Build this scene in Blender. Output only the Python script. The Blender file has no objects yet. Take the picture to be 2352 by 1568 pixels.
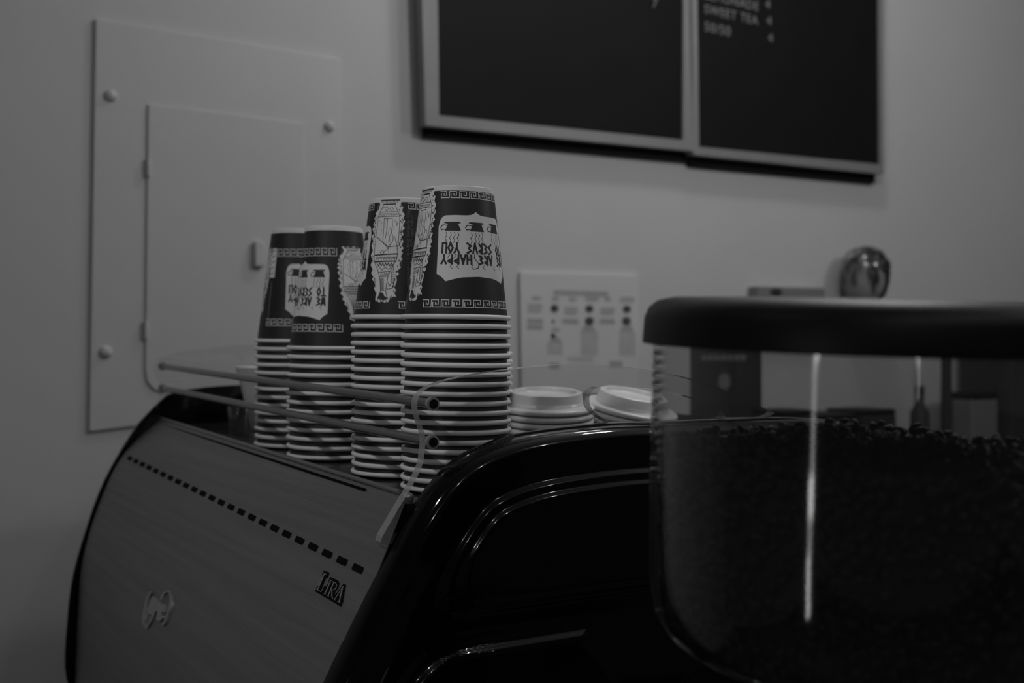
import bpy, bmesh, math, random
import numpy as np
from mathutils import Vector, Matrix
from mathutils.geometry import tessellate_polygon

random.seed(7)
sc = bpy.context.scene
COL = sc.collection
EYE = 1.45                                   # camera height above the floor, metres
PI = math.pi

# ------------------------------------------------------------------ camera
F = 2656.0; CX = 1176.0; H0 = 775.0          # focal length / horizon of the 2352x1568 frame
cam_d = bpy.data.cameras.new('camera'); cam = bpy.data.objects.new('camera', cam_d)
COL.objects.link(cam); sc.camera = cam
cam_d.sensor_width = 36.0; cam_d.lens = 36.0 * F / 2352.0
cam.location = (0, 0, EYE)
cam.rotation_euler = (math.radians(90) - math.atan(9 / F), 0, 0)
cam_d.clip_start = 0.02; cam_d.clip_end = 50
cam_d.dof.use_dof = True; cam_d.dof.focus_distance = 0.915; cam_d.dof.aperture_fstop = 5.6

# ------------------------------------------------------------------ world, lamps, exposure
world = bpy.data.worlds.new('world'); sc.world = world; world.use_nodes = True
world.node_tree.nodes['Background'].inputs[0].default_value = (1, 1, 1, 1)
world.node_tree.nodes['Background'].inputs[1].default_value = 0.006
sc.view_settings.view_transform = 'Standard'; sc.view_settings.look = 'None'
sc.view_settings.exposure = 1.9; sc.view_settings.gamma = 1.0
sc.view_settings.use_curve_mapping = False

def lamp(name, loc, power, radius=0.05):
    l = bpy.data.lights.new(name, 'POINT'); l.energy = power; l.shadow_soft_size = radius
    o = bpy.data.objects.new(name, l); COL.objects.link(o)
    o.location = (loc[0], loc[1], loc[2] + EYE); return o
def spot(name, loc, target, power, radius=0.05, size=100, blend=1.0):
    l = bpy.data.lights.new(name, 'SPOT'); l.energy = power; l.shadow_soft_size = radius
    l.spot_size = math.radians(size); l.spot_blend = blend
    o = bpy.data.objects.new(name, l); COL.objects.link(o)
    o.location = (loc[0], loc[1], loc[2] + EYE)
    dv = Vector(target) - Vector(loc)
    o.rotation_euler = dv.to_track_quat('-Z', 'Y').to_euler(); return o
lamp('pendant_lamp_left', (0.50, 1.30, 0.80), 1.4, 0.04)
lamp('pendant_lamp_right', (1.55, 1.35, 0.80), 2.3, 0.04)
spot('cup_fill_spot', (-0.80, 0.0, 1.15), (-0.08, 1.0, -0.04), 5.5, 0.05, 38)  # added fill spot, brightens the cups from the left
lamp('ceiling_lamp_room', (0.35, -0.75, 1.20), 0.7, 0.022)
lamp('ceiling_lamp_side', (1.35, 0.35, 1.20), 0.6, 0.022)
lamp('ceiling_lamp_counter', (0.85, -0.20, 1.22), 0.6, 0.022)
lamp('ceiling_lamp_back', (-0.10, -1.6, 1.22), 0.8, 0.022)
# unequal strip lights added behind the camera to make the hopper's bright streak
for z0, z1, rad, wid in ((-.13, .45, 6.0, .085), (-.40, -.13, 1.8, .06), (-.50, -.40, 5.0, .085), (-.60, -.50, 1.8, .06), (-.86, -.60, 4.0, .06)):
    al = bpy.data.lights.new('hopper_streak_light', 'AREA'); al.shape = 'RECTANGLE'; al.size = wid; al.size_y = z1 - z0
    al.energy = rad * wid * (z1 - z0)
    ao = bpy.data.objects.new('hopper_streak_light', al); COL.objects.link(ao)
    ao.location = (-1.24 - .10 * (z0 + z1) / -2, -0.90, EYE + (z0 + z1) / 2)
    ao.rotation_euler = (Vector((0.16, 0.54, 0)) - Vector((-1.27, -0.85, 0.0))).to_track_quat('-Z', 'Y').to_euler()
lamp('wall_wash_lamp', (0.506, 1.864, 1.20), 1.5, 0.05)

# ------------------------------------------------------------------ materials
def mat(name, col=0.5, rough=0.5, metal=0.0, spec=0.5, coat=0.0, noise=None, bump=None, aniso=None):
    m = bpy.data.materials.new(name); m.use_nodes = True; nt = m.node_tree
    b = nt.nodes['Principled BSDF']
    b.inputs['Base Color'].default_value = (col, col, col, 1)
    b.inputs['Roughness'].default_value = rough; b.inputs['Metallic'].default_value = metal
    b.inputs['Specular IOR Level'].default_value = spec
    b.inputs['Coat Weight'].default_value = coat
    b.inputs['Coat Roughness'].default_value = 0.04
    tc = nt.nodes.new('ShaderNodeTexCoord')
    if noise:                                     # (scale xyz, amount)
        mp = nt.nodes.new('ShaderNodeMapping'); mp.inputs['Scale'].default_value = noise[0]
        nz = nt.nodes.new('ShaderNodeTexNoise'); nz.inputs['Scale'].default_value = 1.0; nz.inputs['Detail'].default_value = 3
        rp = nt.nodes.new('ShaderNodeValToRGB')
        lo = max(0, col * (1 - noise[1])); hi = min(1, col * (1 + noise[1]))
        rp.color_ramp.elements[0].position = 0.3; rp.color_ramp.elements[1].position = 0.7
        rp.color_ramp.elements[0].color = (lo, lo, lo, 1); rp.color_ramp.elements[1].color = (hi, hi, hi, 1)
        nt.links.new(tc.outputs['Object'], mp.inputs[0]); nt.links.new(mp.outputs[0], nz.inputs['Vector'])
        nt.links.new(nz.outputs['Fac'], rp.inputs[0]); nt.links.new(rp.outputs[0], b.inputs['Base Color'])
    if bump:
        mp = nt.nodes.new('ShaderNodeMapping'); mp.inputs['Scale'].default_value = bump[0]
        nz = nt.nodes.new('ShaderNodeTexNoise'); nz.inputs['Scale'].default_value = 1.0; nz.inputs['Detail'].default_value = 2
        bp = nt.nodes.new('ShaderNodeBump'); bp.inputs['Strength'].default_value = bump[1]; bp.inputs['Distance'].default_value = 0.002
        nt.links.new(tc.outputs['Object'], mp.inputs[0]); nt.links.new(mp.outputs[0], nz.inputs['Vector'])
        nt.links.new(nz.outputs['Fac'], bp.inputs['Height']); nt.links.new(bp.outputs[0], b.inputs['Normal'])
    return m

def clear(name, tint=0.92, haze=0.0, ior=1.49, rough=0.02, milk=0.6):
    m = bpy.data.materials.new(name); m.use_nodes = True; nt = m.node_tree
    for n_ in list(nt.nodes): nt.nodes.remove(n_)
    out = nt.nodes.new('ShaderNodeOutputMaterial')
    tr = nt.nodes.new('ShaderNodeBsdfTransparent'); tr.inputs[0].default_value = (tint, tint, tint, 1)
    gl = nt.nodes.new('ShaderNodeBsdfGlossy'); gl.inputs['Roughness'].default_value = rough
    gl.inputs[0].default_value = (1, 1, 1, 1)
    df = nt.nodes.new('ShaderNodeBsdfDiffuse'); df.inputs[0].default_value = (milk, milk, milk, 1)
    fr = nt.nodes.new('ShaderNodeFresnel'); fr.inputs[0].default_value = ior
    m1 = nt.nodes.new('ShaderNodeMixShader'); m2 = nt.nodes.new('ShaderNodeMixShader')
    m1.inputs[0].default_value = haze
    ge = nt.nodes.new('ShaderNodeNewGeometry'); mx = nt.nodes.new('ShaderNodeMix')     # same reflectance from both faces of a wall
    mx.inputs[2].default_value = ior; mx.inputs[3].default_value = 1 / ior
    nt.links.new(ge.outputs['Backfacing'], mx.inputs[0]); nt.links.new(mx.outputs[0], fr.inputs[0])
    nt.links.new(tr.outputs[0], m1.inputs[1]); nt.links.new(df.outputs[0], m1.inputs[2])
    nt.links.new(fr.outputs[0], m2.inputs[0]); nt.links.new(m1.outputs[0], m2.inputs[1]); nt.links.new(gl.outputs[0], m2.inputs[2])
    nt.links.new(m2.outputs[0], out.inputs[0]); return m

M = dict(
    wall=mat('painted_wall', 0.62, 0.75, noise=((3, 3, 3), 0.02), bump=((60, 60, 60), 0.08)),
    panel=mat('painted_steel_panel', 0.62, 0.55, noise=((6, 6, 6), 0.02)),
    floor=mat('floor_tile', 0.12, 0.5, noise=((2, 2, 2), 0.2)),
    ceil=mat('ceiling_paint', 0.5, 0.9, noise=((2, 2, 2), 0.03)),
    board=mat('black_board', 0.009, 0.6, spec=0.15, noise=((10, 10, 10), 0.1)),
    bframe=mat('board_frame', 0.26, 0.4, noise=((20, 20, 20), 0.04)),
    bback=mat('board_backing', 0.01, 0.8, spec=0.2, noise=((20, 20, 20), 0.1)),
    chalk=mat('white_menu_letters', 0.22, 0.7, noise=((50, 50, 50), 0.1)),
    paper=mat('white_paper', 0.68, 0.7, noise=((12, 12, 12), 0.02)),
    ink=mat('poster_grey_ink', 0.42, 0.7, noise=((50, 50, 50), 0.05)),
    ink2=mat('poster_pale_ink', 0.52, 0.7, noise=((50, 50, 50), 0.05)),
    inkd=mat('poster_dark_ink', 0.07, 0.7, noise=((50, 50, 50), 0.1)),
    black=mat('gloss_black_plastic', 0.002, 0.055, spec=0.4, coat=0.0, noise=((30, 30, 30), 0.2)),
    matte=mat('black_plastic_lid', 0.006, 0.45, spec=0.25, noise=((30, 30, 30), 0.2)),
    steel=mat('brushed_steel', 0.29, 0.42, metal=0.85, noise=((5, 3, 160), 0.10), bump=((10, 4, 500), 0.10)),
    chrome=mat('chrome_tube', 0.34, 0.28, metal=1.0, noise=((40, 40, 40), 0.04)),
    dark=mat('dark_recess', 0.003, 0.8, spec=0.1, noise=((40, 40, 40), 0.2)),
    tray=mat('dark_cup_tray', 0.03, 0.22, metal=0.3, noise=((8, 8, 8), 0.15)),
    cupk=mat('printed_cup_black', 0.022, 0.48, spec=0.45, noise=((40, 40, 40), 0.08)),
    cupw=mat('cup_paper_white', 0.80, 0.55, noise=((40, 40, 40), 0.03)),
    cupi=mat('cup_printed_ink', 0.04, 0.55, spec=0.3, noise=((40, 40, 40), 0.08)),
    cupt=mat('cup_small_print', 0.16, 0.6, noise=((40, 40, 40), 0.08)),
    lidw=mat('white_plastic_lid', 0.75, 0.3, noise=((30, 30, 30), 0.02)),
    bean=mat('dark_roast_bean', 0.006, 0.55, spec=0.3, noise=((80, 80, 80), 0.4)),
    emb=mat('emblem_metal', 0.5, 0.35, metal=0.8, noise=((60, 60, 60), 0.05)),
    grey=mat('grey_sign_face', 0.22, 0.6, noise=((15, 15, 15), 0.05)),
    dgrey=mat('dark_poster', 0.03, 0.6, noise=((15, 15, 15), 0.15)),
    acr=clear('clear_acrylic', 0.97), acre=clear('acrylic_edge', 0.55, 0.42, milk=0.55, rough=0.08),
    hop=clear('clear_hopper_plastic', 0.90, 0.006, milk=0.7, rough=0.06),
    glass=clear('clear_glass', 0.82, 0.05, milk=0.3, rough=0.03),
)
# egg-shaped glass globe: dark mottled reflections painted into its colour
def globe_mat():
    m = mat('glass_painted_reflections', 0.3, 0.12, spec=0.6); nt = m.node_tree; b = nt.nodes['Principled BSDF']
    tc = nt.nodes.new('ShaderNodeTexCoord'); mp = nt.nodes.new('ShaderNodeMapping'); mp.inputs['Scale'].default_value = (26, 26, 9)
    nz = nt.nodes.new('ShaderNodeTexNoise'); nz.inputs['Scale'].default_value = 1.6; nz.inputs['Detail'].default_value = 2
    rp = nt.nodes.new('ShaderNodeValToRGB'); rp.color_ramp.elements[0].position = 0.42; rp.color_ramp.elements[1].position = 0.6
    rp.color_ramp.elements[0].color = (0.03, 0.03, 0.03, 1); rp.color_ramp.elements[1].color = (0.33, 0.33, 0.33, 1)
    nt.links.new(tc.outputs['Object'], mp.inputs[0]); nt.links.new(mp.outputs[0], nz.inputs['Vector'])
    nt.links.new(nz.outputs['Fac'], rp.inputs[0]); nt.links.new(rp.outputs[0], b.inputs['Base Color'])
    return m
M['globe'] = globe_mat()

# ------------------------------------------------------------------ mesh helpers
class MB:
    """collects verts / faces with material slots"""
    def __init__(s): s.v = []; s.f = []; s.m = []
    def add(s, vs, fs, mi=0):
        k = len(s.v); s.v += [tuple(v) for v in vs]; s.f += [tuple(i + k for i in f) for f in fs]; s.m += [mi] * len(fs)
    def box(s, x0, x1, y0, y1, z0, z1, mi=0):
        vs = [(x, y, z) for z in (z0, z1) for y in (y0, y1) for x in (x0, x1)]
        s.add(vs, [(0, 2, 3, 1), (4, 5, 7, 6), (0, 1, 5, 4), (2, 6, 7, 3), (0, 4, 6, 2), (1, 3, 7, 5)], mi)
    def lathe(s, prof, n=48, mi=0, closed=False):
        vs = []; fs = []
        for r, z in prof:
            for i in range(n):
                a = 2 * PI * i / n; vs.append((r * math.sin(a), -r * math.cos(a), z))
        K = len(prof)
        for k in range(K if closed else K - 1):
            k2 = (k + 1) % K
            for i in range(n):
                j = (i + 1) % n
                fs.append((k * n + i, k * n + j, k2 * n + j, k2 * n + i))
        s.add(vs, fs, mi)
    def disc(s, r, z, n=48, mi=0, up=True):
        vs = [(r * math.sin(2 * PI * i / n), -r * math.cos(2 * PI * i / n), z) for i in range(n)]
        f = tuple(range(n)); s.add(vs, [f if up else f[::-1]], mi)
    def tube(s, pts, r, n=12, mi=0, caps=True):
        pts = [Vector(p) for p in pts]; K = len(pts); vs = []; fs = []; u = None
        for k in range(K):
            t = (pts[min(k + 1, K - 1)] - pts[max(k - 1, 0)]).normalized()
            if u is None: u = t.orthogonal().normalized()
            u = (u - t * u.dot(t)).normalized(); w_ = t.cross(u)
            rr = r[k] if isinstance(r, (list, tuple)) else r
            for i in range(n):
                a = 2 * PI * i / n; vs.append(pts[k] + u * (rr * math.cos(a)) + w_ * (rr * math.sin(a)))
        for k in range(K - 1):
            for i in range(n):
                j = (i + 1) % n; fs.append((k * n + i, k * n + j, (k + 1) * n + j, (k + 1) * n + i))
        if caps: fs += [tuple(range(n))[::-1], tuple(range((K - 1) * n, K * n))]
        s.add(vs, fs, mi)
    def prism(s, outline, f0, f1, mi=0, mi_side=None):
        """outline 2-D polygon; f0/f1 map (u,v)->3-D for the two faces"""
        n = len(outline)
        tri = tessellate_polygon([[Vector((p[0], p[1], 0)) for p in outline]])
        a = [f0(p) for p in outline]; b = [f1(p) for p in outline]
        s.add(a, [t for t in tri], mi); s.add(b, [t[::-1] for t in tri], mi)
        s.add(a + b, [(i, (i + 1) % n, n + (i + 1) % n, n + i) for i in range(n)], mi if mi_side is None else mi_side)
    def build(s, name, mats, parent=None, smooth=True, bevel=0, sharp=40, matrix=None):
        me = bpy.data.meshes.new(name); me.from_pydata(s.v, [], s.f)
        if not isinstance(mats, (list, tuple)): mats = [mats]
        for m_ in mats: me.materials.append(m_)
        me.polygons.foreach_set('material_index', s.m)
        bm = bmesh.new(); bm.from_mesh(me)
        bmesh.ops.remove_doubles(bm, verts=bm.verts, dist=1e-6)
        bmesh.ops.recalc_face_normals(bm, faces=bm.faces) if bevel else None
        bm.to_mesh(me); bm.free()
        o = bpy.data.objects.new(name, me); COL.objects.link(o)
        if smooth:
            me.polygons.foreach_set('use_smooth', [True] * len(me.polygons))
            me.set_sharp_from_angle(angle=math.radians(sharp))
        if bevel:
            bv = o.modifiers.new('bevel', 'BEVEL'); bv.width = bevel; bv.segments = 2; bv.limit_method = 'ANGLE'; bv.angle_limit = math.radians(40)
        if parent is not None: o.parent = parent
        elif matrix is not None: o.matrix_world = matrix
        return o

def empty(name, matrix=None, loc=None):
    o = bpy.data.objects.new(name, None); COL.objects.link(o); o.empty_display_size = 0.05
    if matrix is not None: o.matrix_world = matrix
    if loc is not None: o.location = loc
    return o
def tag(o, label, cat, group=None, kind=None):
    o['label'] = label; o['category'] = cat
    if group: o['group'] = group
    if kind: o['kind'] = kind
    return o
def struct(o): o['kind'] = 'structure'; return o
def W(x, y, z): return (x, y, z + EYE)

def smooth_line(pts, n=8, closed=False):
    P = [np.array(p, float) for p in pts]; out = []; K = len(P)
    rng = range(K if closed else K - 1)
    for i in rng:
        if closed: p0, p1, p2, p3 = P[i - 1], P[i], P[(i + 1) % K], P[(i + 2) % K]
        else: p0, p1, p2, p3 = P[max(i - 1, 0)], P[i], P[i + 1], P[min(i + 2, K - 1)]
        for j in range(n):
            t = j / n
            out.append(tuple(0.5 * ((2 * p1) + (-p0 + p2) * t + (2 * p0 - 5 * p1 + 4 * p2 - p3) * t * t + (-p0 + 3 * p1 - 3 * p2 + p3) * t ** 3)))
    if not closed: out.append(tuple(P[-1]))
    return out

# ------------------------------------------------------------------ frames of reference: machine and wall
O_ = np.array([-.0884, .866, -.118])
w_ = np.array([-.515, .857, .0171]); w_ /= np.linalg.norm(w_)
d_ = np.array([.857, .515, 0.]); d_ /= np.linalg.norm(d_); d_ = d_ - w_ * d_.dot(w_); d_ /= np.linalg.norm(d_)
n_ = np.cross(d_, w_)
MACH = Matrix(((d_[0], w_[0], n_[0], O_[0]), (d_[1], w_[1], n_[1], O_[1]), (d_[2], w_[2], n_[2], O_[2] + EYE), (0, 0, 0, 1)))
def ray(px, py): return np.array([(px - CX) / F, 1., -(py - H0) / F])
def proj(p): return CX + F * p[0] / p[1], H0 - F * p[2] / p[1]

WS = 1.0                                     # wall distance from the machine origin along w
wn = np.array([-.515, .857, 0.]); wn /= np.linalg.norm(wn)
wd = np.array([.857, .515, 0.]); wd /= np.linalg.norm(wd)
WO = O_ * np.array([1, 1, 0]) + wn * WS      # point on the wall at eye height
# wall frame: X along the wall, Y out of the wall into the room (-wn), Z up
WALLM = Matrix(((wd[0], -wn[0], 0, WO[0]), (wd[1], -wn[1], 0, WO[1]), (0, 0, 1, EYE), (0, 0, 0, 1)))
def wp(px, py, off=0.0):
    """place on the wall (x along wall, z rel. to eye) of what stands off metres proud of it"""
    r = ray(px, py); q = WO - wn * off
    t = q.dot(wn) / r.dot(wn); p = r * t - q
    return float(p.dot(wd)), float(p[2])

# ------------------------------------------------------------------ room
wl = MB(); wl.box(-2.2, 4.2, -0.1, 0, -EYE, 1.3)
struct(wl.build('wall_back', M['wall'], smooth=False, matrix=WALLM))
fl = MB(); fl.box(-3.0, 4.5, -3.2, 4.5, -0.05, 0); struct(fl.build('floor', M['floor'], smooth=False))
cl = MB(); cl.box(-3.0, 4.5, -3.2, 4.5, EYE + 1.3, EYE + 1.35); struct(cl.build('ceiling', M['ceil'], smooth=False))

# ------------------------------------------------------------------ access panel
def wall_root(name): return empty(name, matrix=WALLM)
ap = wall_root('access_panel')
tag(ap, 'painted steel access panel with domed screws set flush in the pale wall', 'access panel')
def poly_on_wall(mb, pts, off0, off1, mi=0, off=None):
    q = [wp(x, y, off1 if off is None else off) for x, y in pts]
    mb.prism(q, lambda p: (p[0], off0, p[1]), lambda p: (p[0], off1, p[1]), mi)
fr = MB(); poly_on_wall(fr, [(221, 42), (783, 134), (786, 920), (205, 992)], 0.0, 0.007)
fr.build('panel_frame', M['panel'], ap, bevel=0.002, smooth=False)
door = [(341, 238), (700, 282), (700, 874), (620, 880), (370, 900), (352, 893), (338, 875), (334, 850)]
dm = MB(); poly_on_wall(dm, door, 0.007, 0.011); dm.build('panel_door', M['panel'], ap, bevel=0.0015, smooth=False)
for px, py in [(256, 219), (758, 290), (244, 808), (768, 760)]:
    x, z = wp(px, py, 0.01); s = MB(); s.lathe([(0.0001, 0.008), (0.004, 0.0074), (0.0075, 0.005), (0.0095, 0.0015), (0.0098, -0.002)], 24)
    o = s.build('screw', M['panel'], ap); o.location = (x, 0.007, z); o.rotation_euler = (-PI / 2, 0, 0)
for px, py in [(342, 385), (336, 757)]:
    x, z = wp(px, py, 0.012); s = MB(); s.tube([(x, 0.012, z - 0.013), (x, 0.012, z + 0.013)], 0.0035); s.build('hinge', M['panel'], ap)
x, z = wp(597, 583, 0.02); s = MB(); s.box(x - 0.008, x + 0.008, 0.011, 0.022, z - 0.02, z + 0.02)
s.build('latch', M['panel'], ap, bevel=0.002)

# ------------------------------------------------------------------ menu boards
def menu_board(inner, outer, back, label, texts, name='menu_board'):
    r = wall_root(name); tag(r, label, 'menu board', 'framed black menu boards')
    f = MB(); qo = [wp(*p, 0.036) for p in outer]; qi = [wp(*p, 0.036) for p in inner]
    for i in range(4):
        j = (i + 1) % 4
        f.prism([qo[i], qo[j], qi[j], qi[i]], lambda p: (p[0], 0.012, p[1]), lambda p: (p[0], 0.036, p[1]))
    f.build('board_frame', M['bframe'], r, smooth=False, bevel=0.0025)
    p_ = MB(); p_.prism([wp(*p, 0.03) for p in inner], lambda p: (p[0], 0.018, p[1]), lambda p: (p[0], 0.030, p[1]))
    p_.build('black_face', M['board'], r, smooth=False)
    b = MB(); b.prism([wp(*p, 0.012) for p in back], lambda p: (p[0], 0.0, p[1]), lambda p: (p[0], 0.012, p[1]))
    b.build('backing', M['bback'], r, smooth=False)
    for t, px, py, h, sl in texts:
        c = bpy.data.curves.new('letters', 'FONT'); c.body = t; x, z = wp(px, py, 0.031); c.size = h; c.extrude = 0.0004
        c.space_character = 1.12
        o = bpy.data.objects.new('menu_lettering', c); COL.objects.link(o); o.parent = r
        dg = bpy.context.evaluated_depsgraph_get(); me = bpy.data.meshes.new_from_object(o.evaluated_get(dg))
        bpy.data.objects.remove(o); bpy.data.curves.remove(c)
        o = bpy.data.objects.new('menu_lettering', me); COL.objects.link(o); o.parent = r
        me.materials.clear(); me.materials.append(M['chalk']); o.location = (x, 0.031, z); o.rotation_euler = (PI / 2, sl, 0)
menu_board([(1003, -260), (1571, -160), (1569, 322), (1008, 266)], [(960, -290), (1590, -180), (1591, 346), (978, 288)],
           [(985, -270), (1585, -170), (1588, 372), (976, 314)],
           'large left-hand black menu board in a pale frame, almost blank',
           [('7', 1497, 17, 0.027, 0.0)])
menu_board([(1600, -160), (2019, -85), (2022, 378), (1605, 338)], [(1574, -180), (2027, -100), (2029, 399), (1592, 355)],
           [(1590, -170), (2012, -95), (2010, 421), (1585, 380)],
           'smaller right-hand black menu board with a few rows of white lettering',
           [('LEMONADE', 1617, -3, 0.025, 0.03), ('SWEET TEA', 1617, 30, 0.025, 0.03), ('50/50', 1617, 71, 0.027, 0.03),
            ('4', 1758, 19, 0.025, 0.0), ('4', 1761, 57, 0.025, 0.0), ('4', 1764, 96, 0.025, 0.0)])

# ------------------------------------------------------------------ instruction poster
po = wall_root('instruction_poster')
tag(po, 'white instruction poster with three columns of grey diagrams, pinned to the wall behind the cups', 'poster')
b = MB(); poly_on_wall(b, [(1195, 624), (1468, 632), (1468, 905), (1199, 905)], 0.0, 0.008)
b.build('sheet', M['paper'], po, smooth=False, bevel=0.001)
def patch(mb, x0, x1, y0, y1, mi, off=0.0085):
    poly_on_wall(mb, [(x0, y0), (x1, y0 + (x1 - x0) * 0.03), (x1, y1 + (x1 - x0) * 0.03), (x0, y1)], 0.0075, off, mi)
pm = MB()
patch(pm, 1272, 1397, 665, 677, 0)
for (x0, x1, y0, y1) in [(1222, 1243, 680, 690), (1212, 1245, 697, 720), (1307, 1325, 682, 693), (1297, 1327, 704, 724), (1389, 1404, 682, 692), (1380, 1412, 706, 724),
                         (1268, 1285, 681, 692), (1345, 1375, 681, 692), (1425, 1458, 681, 696)]:
    for k in range(3):
        h = (y1 - y0) / 3; patch(pm, x0, x1 - 3 * (k == 2), y0 + k * h, y0 + k * h + h * 0.62, 0)
for (x0, x1, y0, y1) in [(1211, 1247, 730, 742), (1211, 1247, 745, 756)]: patch(pm, x0, x1, y0, y1, 0)
for (x0, x1, y0, y1) in [(1292, 1328, 731, 743), (1378, 1412, 731, 743), (1257, 1292, 788, 812), (1335, 1373, 762, 815), (1423, 1460, 762, 815), (1305, 1362, 817, 829), (1261, 1285, 832, 846), (1400, 1430, 828, 842)]:
    patch(pm, x0, x1, y0, y1, 1 if y1 > 800 and x1 - x0 > 30 else 0)
for (cx, y0, y1, wid) in [(1352, 745, 761, 17), (1440, 745, 761, 17), (1276, 773, 787, 16), (1276, 752, 760, 12)]:
    poly_on_wall(pm, [(cx - wid * 0.45, y0), (cx + wid * 0.45, y0), (cx + wid, y1), (cx - wid, y1)], 0.0075, 0.0087, 0)
def dot(cx, cy, r, mi=2):
    poly_on_wall(pm, [(cx + r * math.cos(a * PI / 8), cy + r * math.sin(a * PI / 8)) for a in range(16)], 0.0075, 0.009, mi)
for cx, cy, r in [(1274, 708, 9), (1354, 709, 9), (1440, 710, 9), (1354, 737, 10), (1439, 737, 10), (1271, 738, 3.5), (1271, 771, 6)]: dot(cx, cy, r)
pm.build('printed_diagrams', [M['ink'], M['ink2'], M['inkd']], po, smooth=False)

# ------------------------------------------------------------------ signs, shelf and things further right on the wall
sg = wall_root('grey_sign'); tag(sg, 'small plain grey box sign on the wall left of the glass globe', 'sign')
b = MB(); poly_on_wall(b, [(1741, 657), (1895, 661), (1895, 752), (1741, 750)], 0, 0.03); b.build('sign_box', M['grey'], sg, smooth=False, bevel=0.002)
b = MB(); x, z = wp(1783, 671, 0.031); b.lathe([(0.0001, 0.001), (0.016, 0.001), (0.016, -0.001)], 24)
o = b.build('round_mark', M['ink'], sg); o.location = (x, 0.0305, z); o.rotation_euler = (-PI / 2, 0, 0); o.scale = (1, 0.55, 1)
o.data.materials[0] = M['dgrey']
dp = wall_root('dark_poster'); tag(dp, 'dark poster with a pale heading on the wall, seen through the clear bean hopper', 'poster')
b = MB(); poly_on_wall(b, [(1590, 742), (1749, 745), (1750, 1010), (1590, 1010)], 0, 0.006); b.build('sheet', M['dgrey'], dp, smooth=False)
b = MB()
for k in range(7): poly_on_wall(b, [(1612 + k * 15, 815), (1623 + k * 15, 815), (1623 + k * 15, 828), (1612 + k * 15, 828)], 0.006, 0.0068)
b.build('heading', M['grey'], dp, smooth=False); b = MB()
poly_on_wall(b, [(1664 + 14 * math.cos(a * PI / 8), 876 + 19 * math.sin(a * PI / 8)) for a in range(16)], 0.006, 0.0068)
b.build('oval_mark', M['grey'], dp, smooth=False)

gl = wall_root('glass_globe'); tag(gl, 'egg-shaped glass globe with painted mottled reflections on the wall above the black hopper lid', 'ornament')
x, z = wp(1987, 637, 0.06); gl.location = Vector(WALLM @ Vector((x, 0.06, z))); gl.scale = (1.06, 1.06, 1.12)
b = MB(); b.lathe([(0.0001, 0.064), (0.014, 0.061), (0.028, 0.052), (0.040, 0.034), (0.048, 0.010), (0.050, -0.010), (0.046, -0.032), (0.034, -0.050), (0.018, -0.058), (0.0001, -0.060)], 32)
b.build('globe', M['globe'], gl)
b = MB(); b.tube([(0, -0.055, -0.02), (0, -0.03, -0.02)], 0.012, 16); b.build('wall_mount', M['chrome'], gl)

shx0, shz = wp(1600, 1062, 0.12); shx1, _ = wp(2600, 1062, 0.12)
b = MB(); b.box(shx0, shx1, 0, 0.17, shz - 0.025, shz)
o = b.build('wall_shelf', M['matte'], smooth=False, bevel=0.002, matrix=WALLM)
tag(o, 'black wall shelf behind the hopper carrying dark canisters', 'shelf')
def on_shelf(name, px0, px1, ytop, label, cat, m, kind='box', off=0.085):
    x0, zt = wp(px0, ytop, off); x1, _ = wp(px1, ytop, off); r = (x1 - x0) / 2; h = zt - shz
    e = empty(name, matrix=WALLM @ Matrix.Translation((x0 + r, off, shz + 0.0005)))
    tag(e, label, cat)
    if kind == 'box':
        b = MB(); b.box(-r, r, -min(r, .07), min(r, .07), 0, h * 0.86); b.build('body', m, e, smooth=False, bevel=0.004)
        b = MB(); b.box(-r * 0.97, r * 0.97, -min(r, .068), min(r, .068), h * 0.86, h); b.build('cover', M['matte'], e, smooth=False, bevel=0.003)
    elif kind == 'bottle':
        b = MB(); b.lathe([(0.0001, 0), (r, 0.002), (r, h * 0.6), (r * 0.45, h * 0.78), (r * 0.45, h), (0.0001, h)], 24); b.build('body', m, e)
        b = MB(); b.lathe([(0.0001, h + .012), (r * .5, h + .012), (r * .5, h * .93), (0.0001, h * .93)], 20); b.build('cap', M['matte'], e)
    else:
        b = MB(); b.tube([(0, 0, 0), (0, 0, h)], r, 12); b.build('pole', m, e)
        b = MB(); b.lathe([(0.0001, 0.008), (r * 2.2, 0.007), (r * 2.4, 0)], 24); b.build('base', m, e)
on_shelf('canister', 1762, 1838, 942, 'wide dark canister with a flat cover, leftmost on the wall shelf', 'canister', M['dgrey'])
on_shelf('canister', 1846, 1930, 950, 'dark canister in the middle of the shelf, between two others', 'canister', M['dgrey'])
on_shelf('canister', 1938, 2016, 940, 'dark canister on the shelf, beside the slim bottle', 'canister', M['dgrey'])
on_shelf('bottle', 2098, 2127, 900, 'slim dark bottle standing alone on the wall shelf', 'bottle', M['dgrey'], 'bottle')
on_shelf('stand', 2166, 2182, 800, 'thin dark upright pole stand on the wall shelf', 'stand', M['dgrey'], 'pole')
on_shelf('storage_box', 2196, 2254, 902, 'grey box with a dark cover, right of the thin pole on the shelf', 'box', M['grey'])
on_shelf('storage_box', 2262, 2420, 700, 'tall dark box at the right end of the wall shelf', 'box', M['dgrey'])

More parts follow.
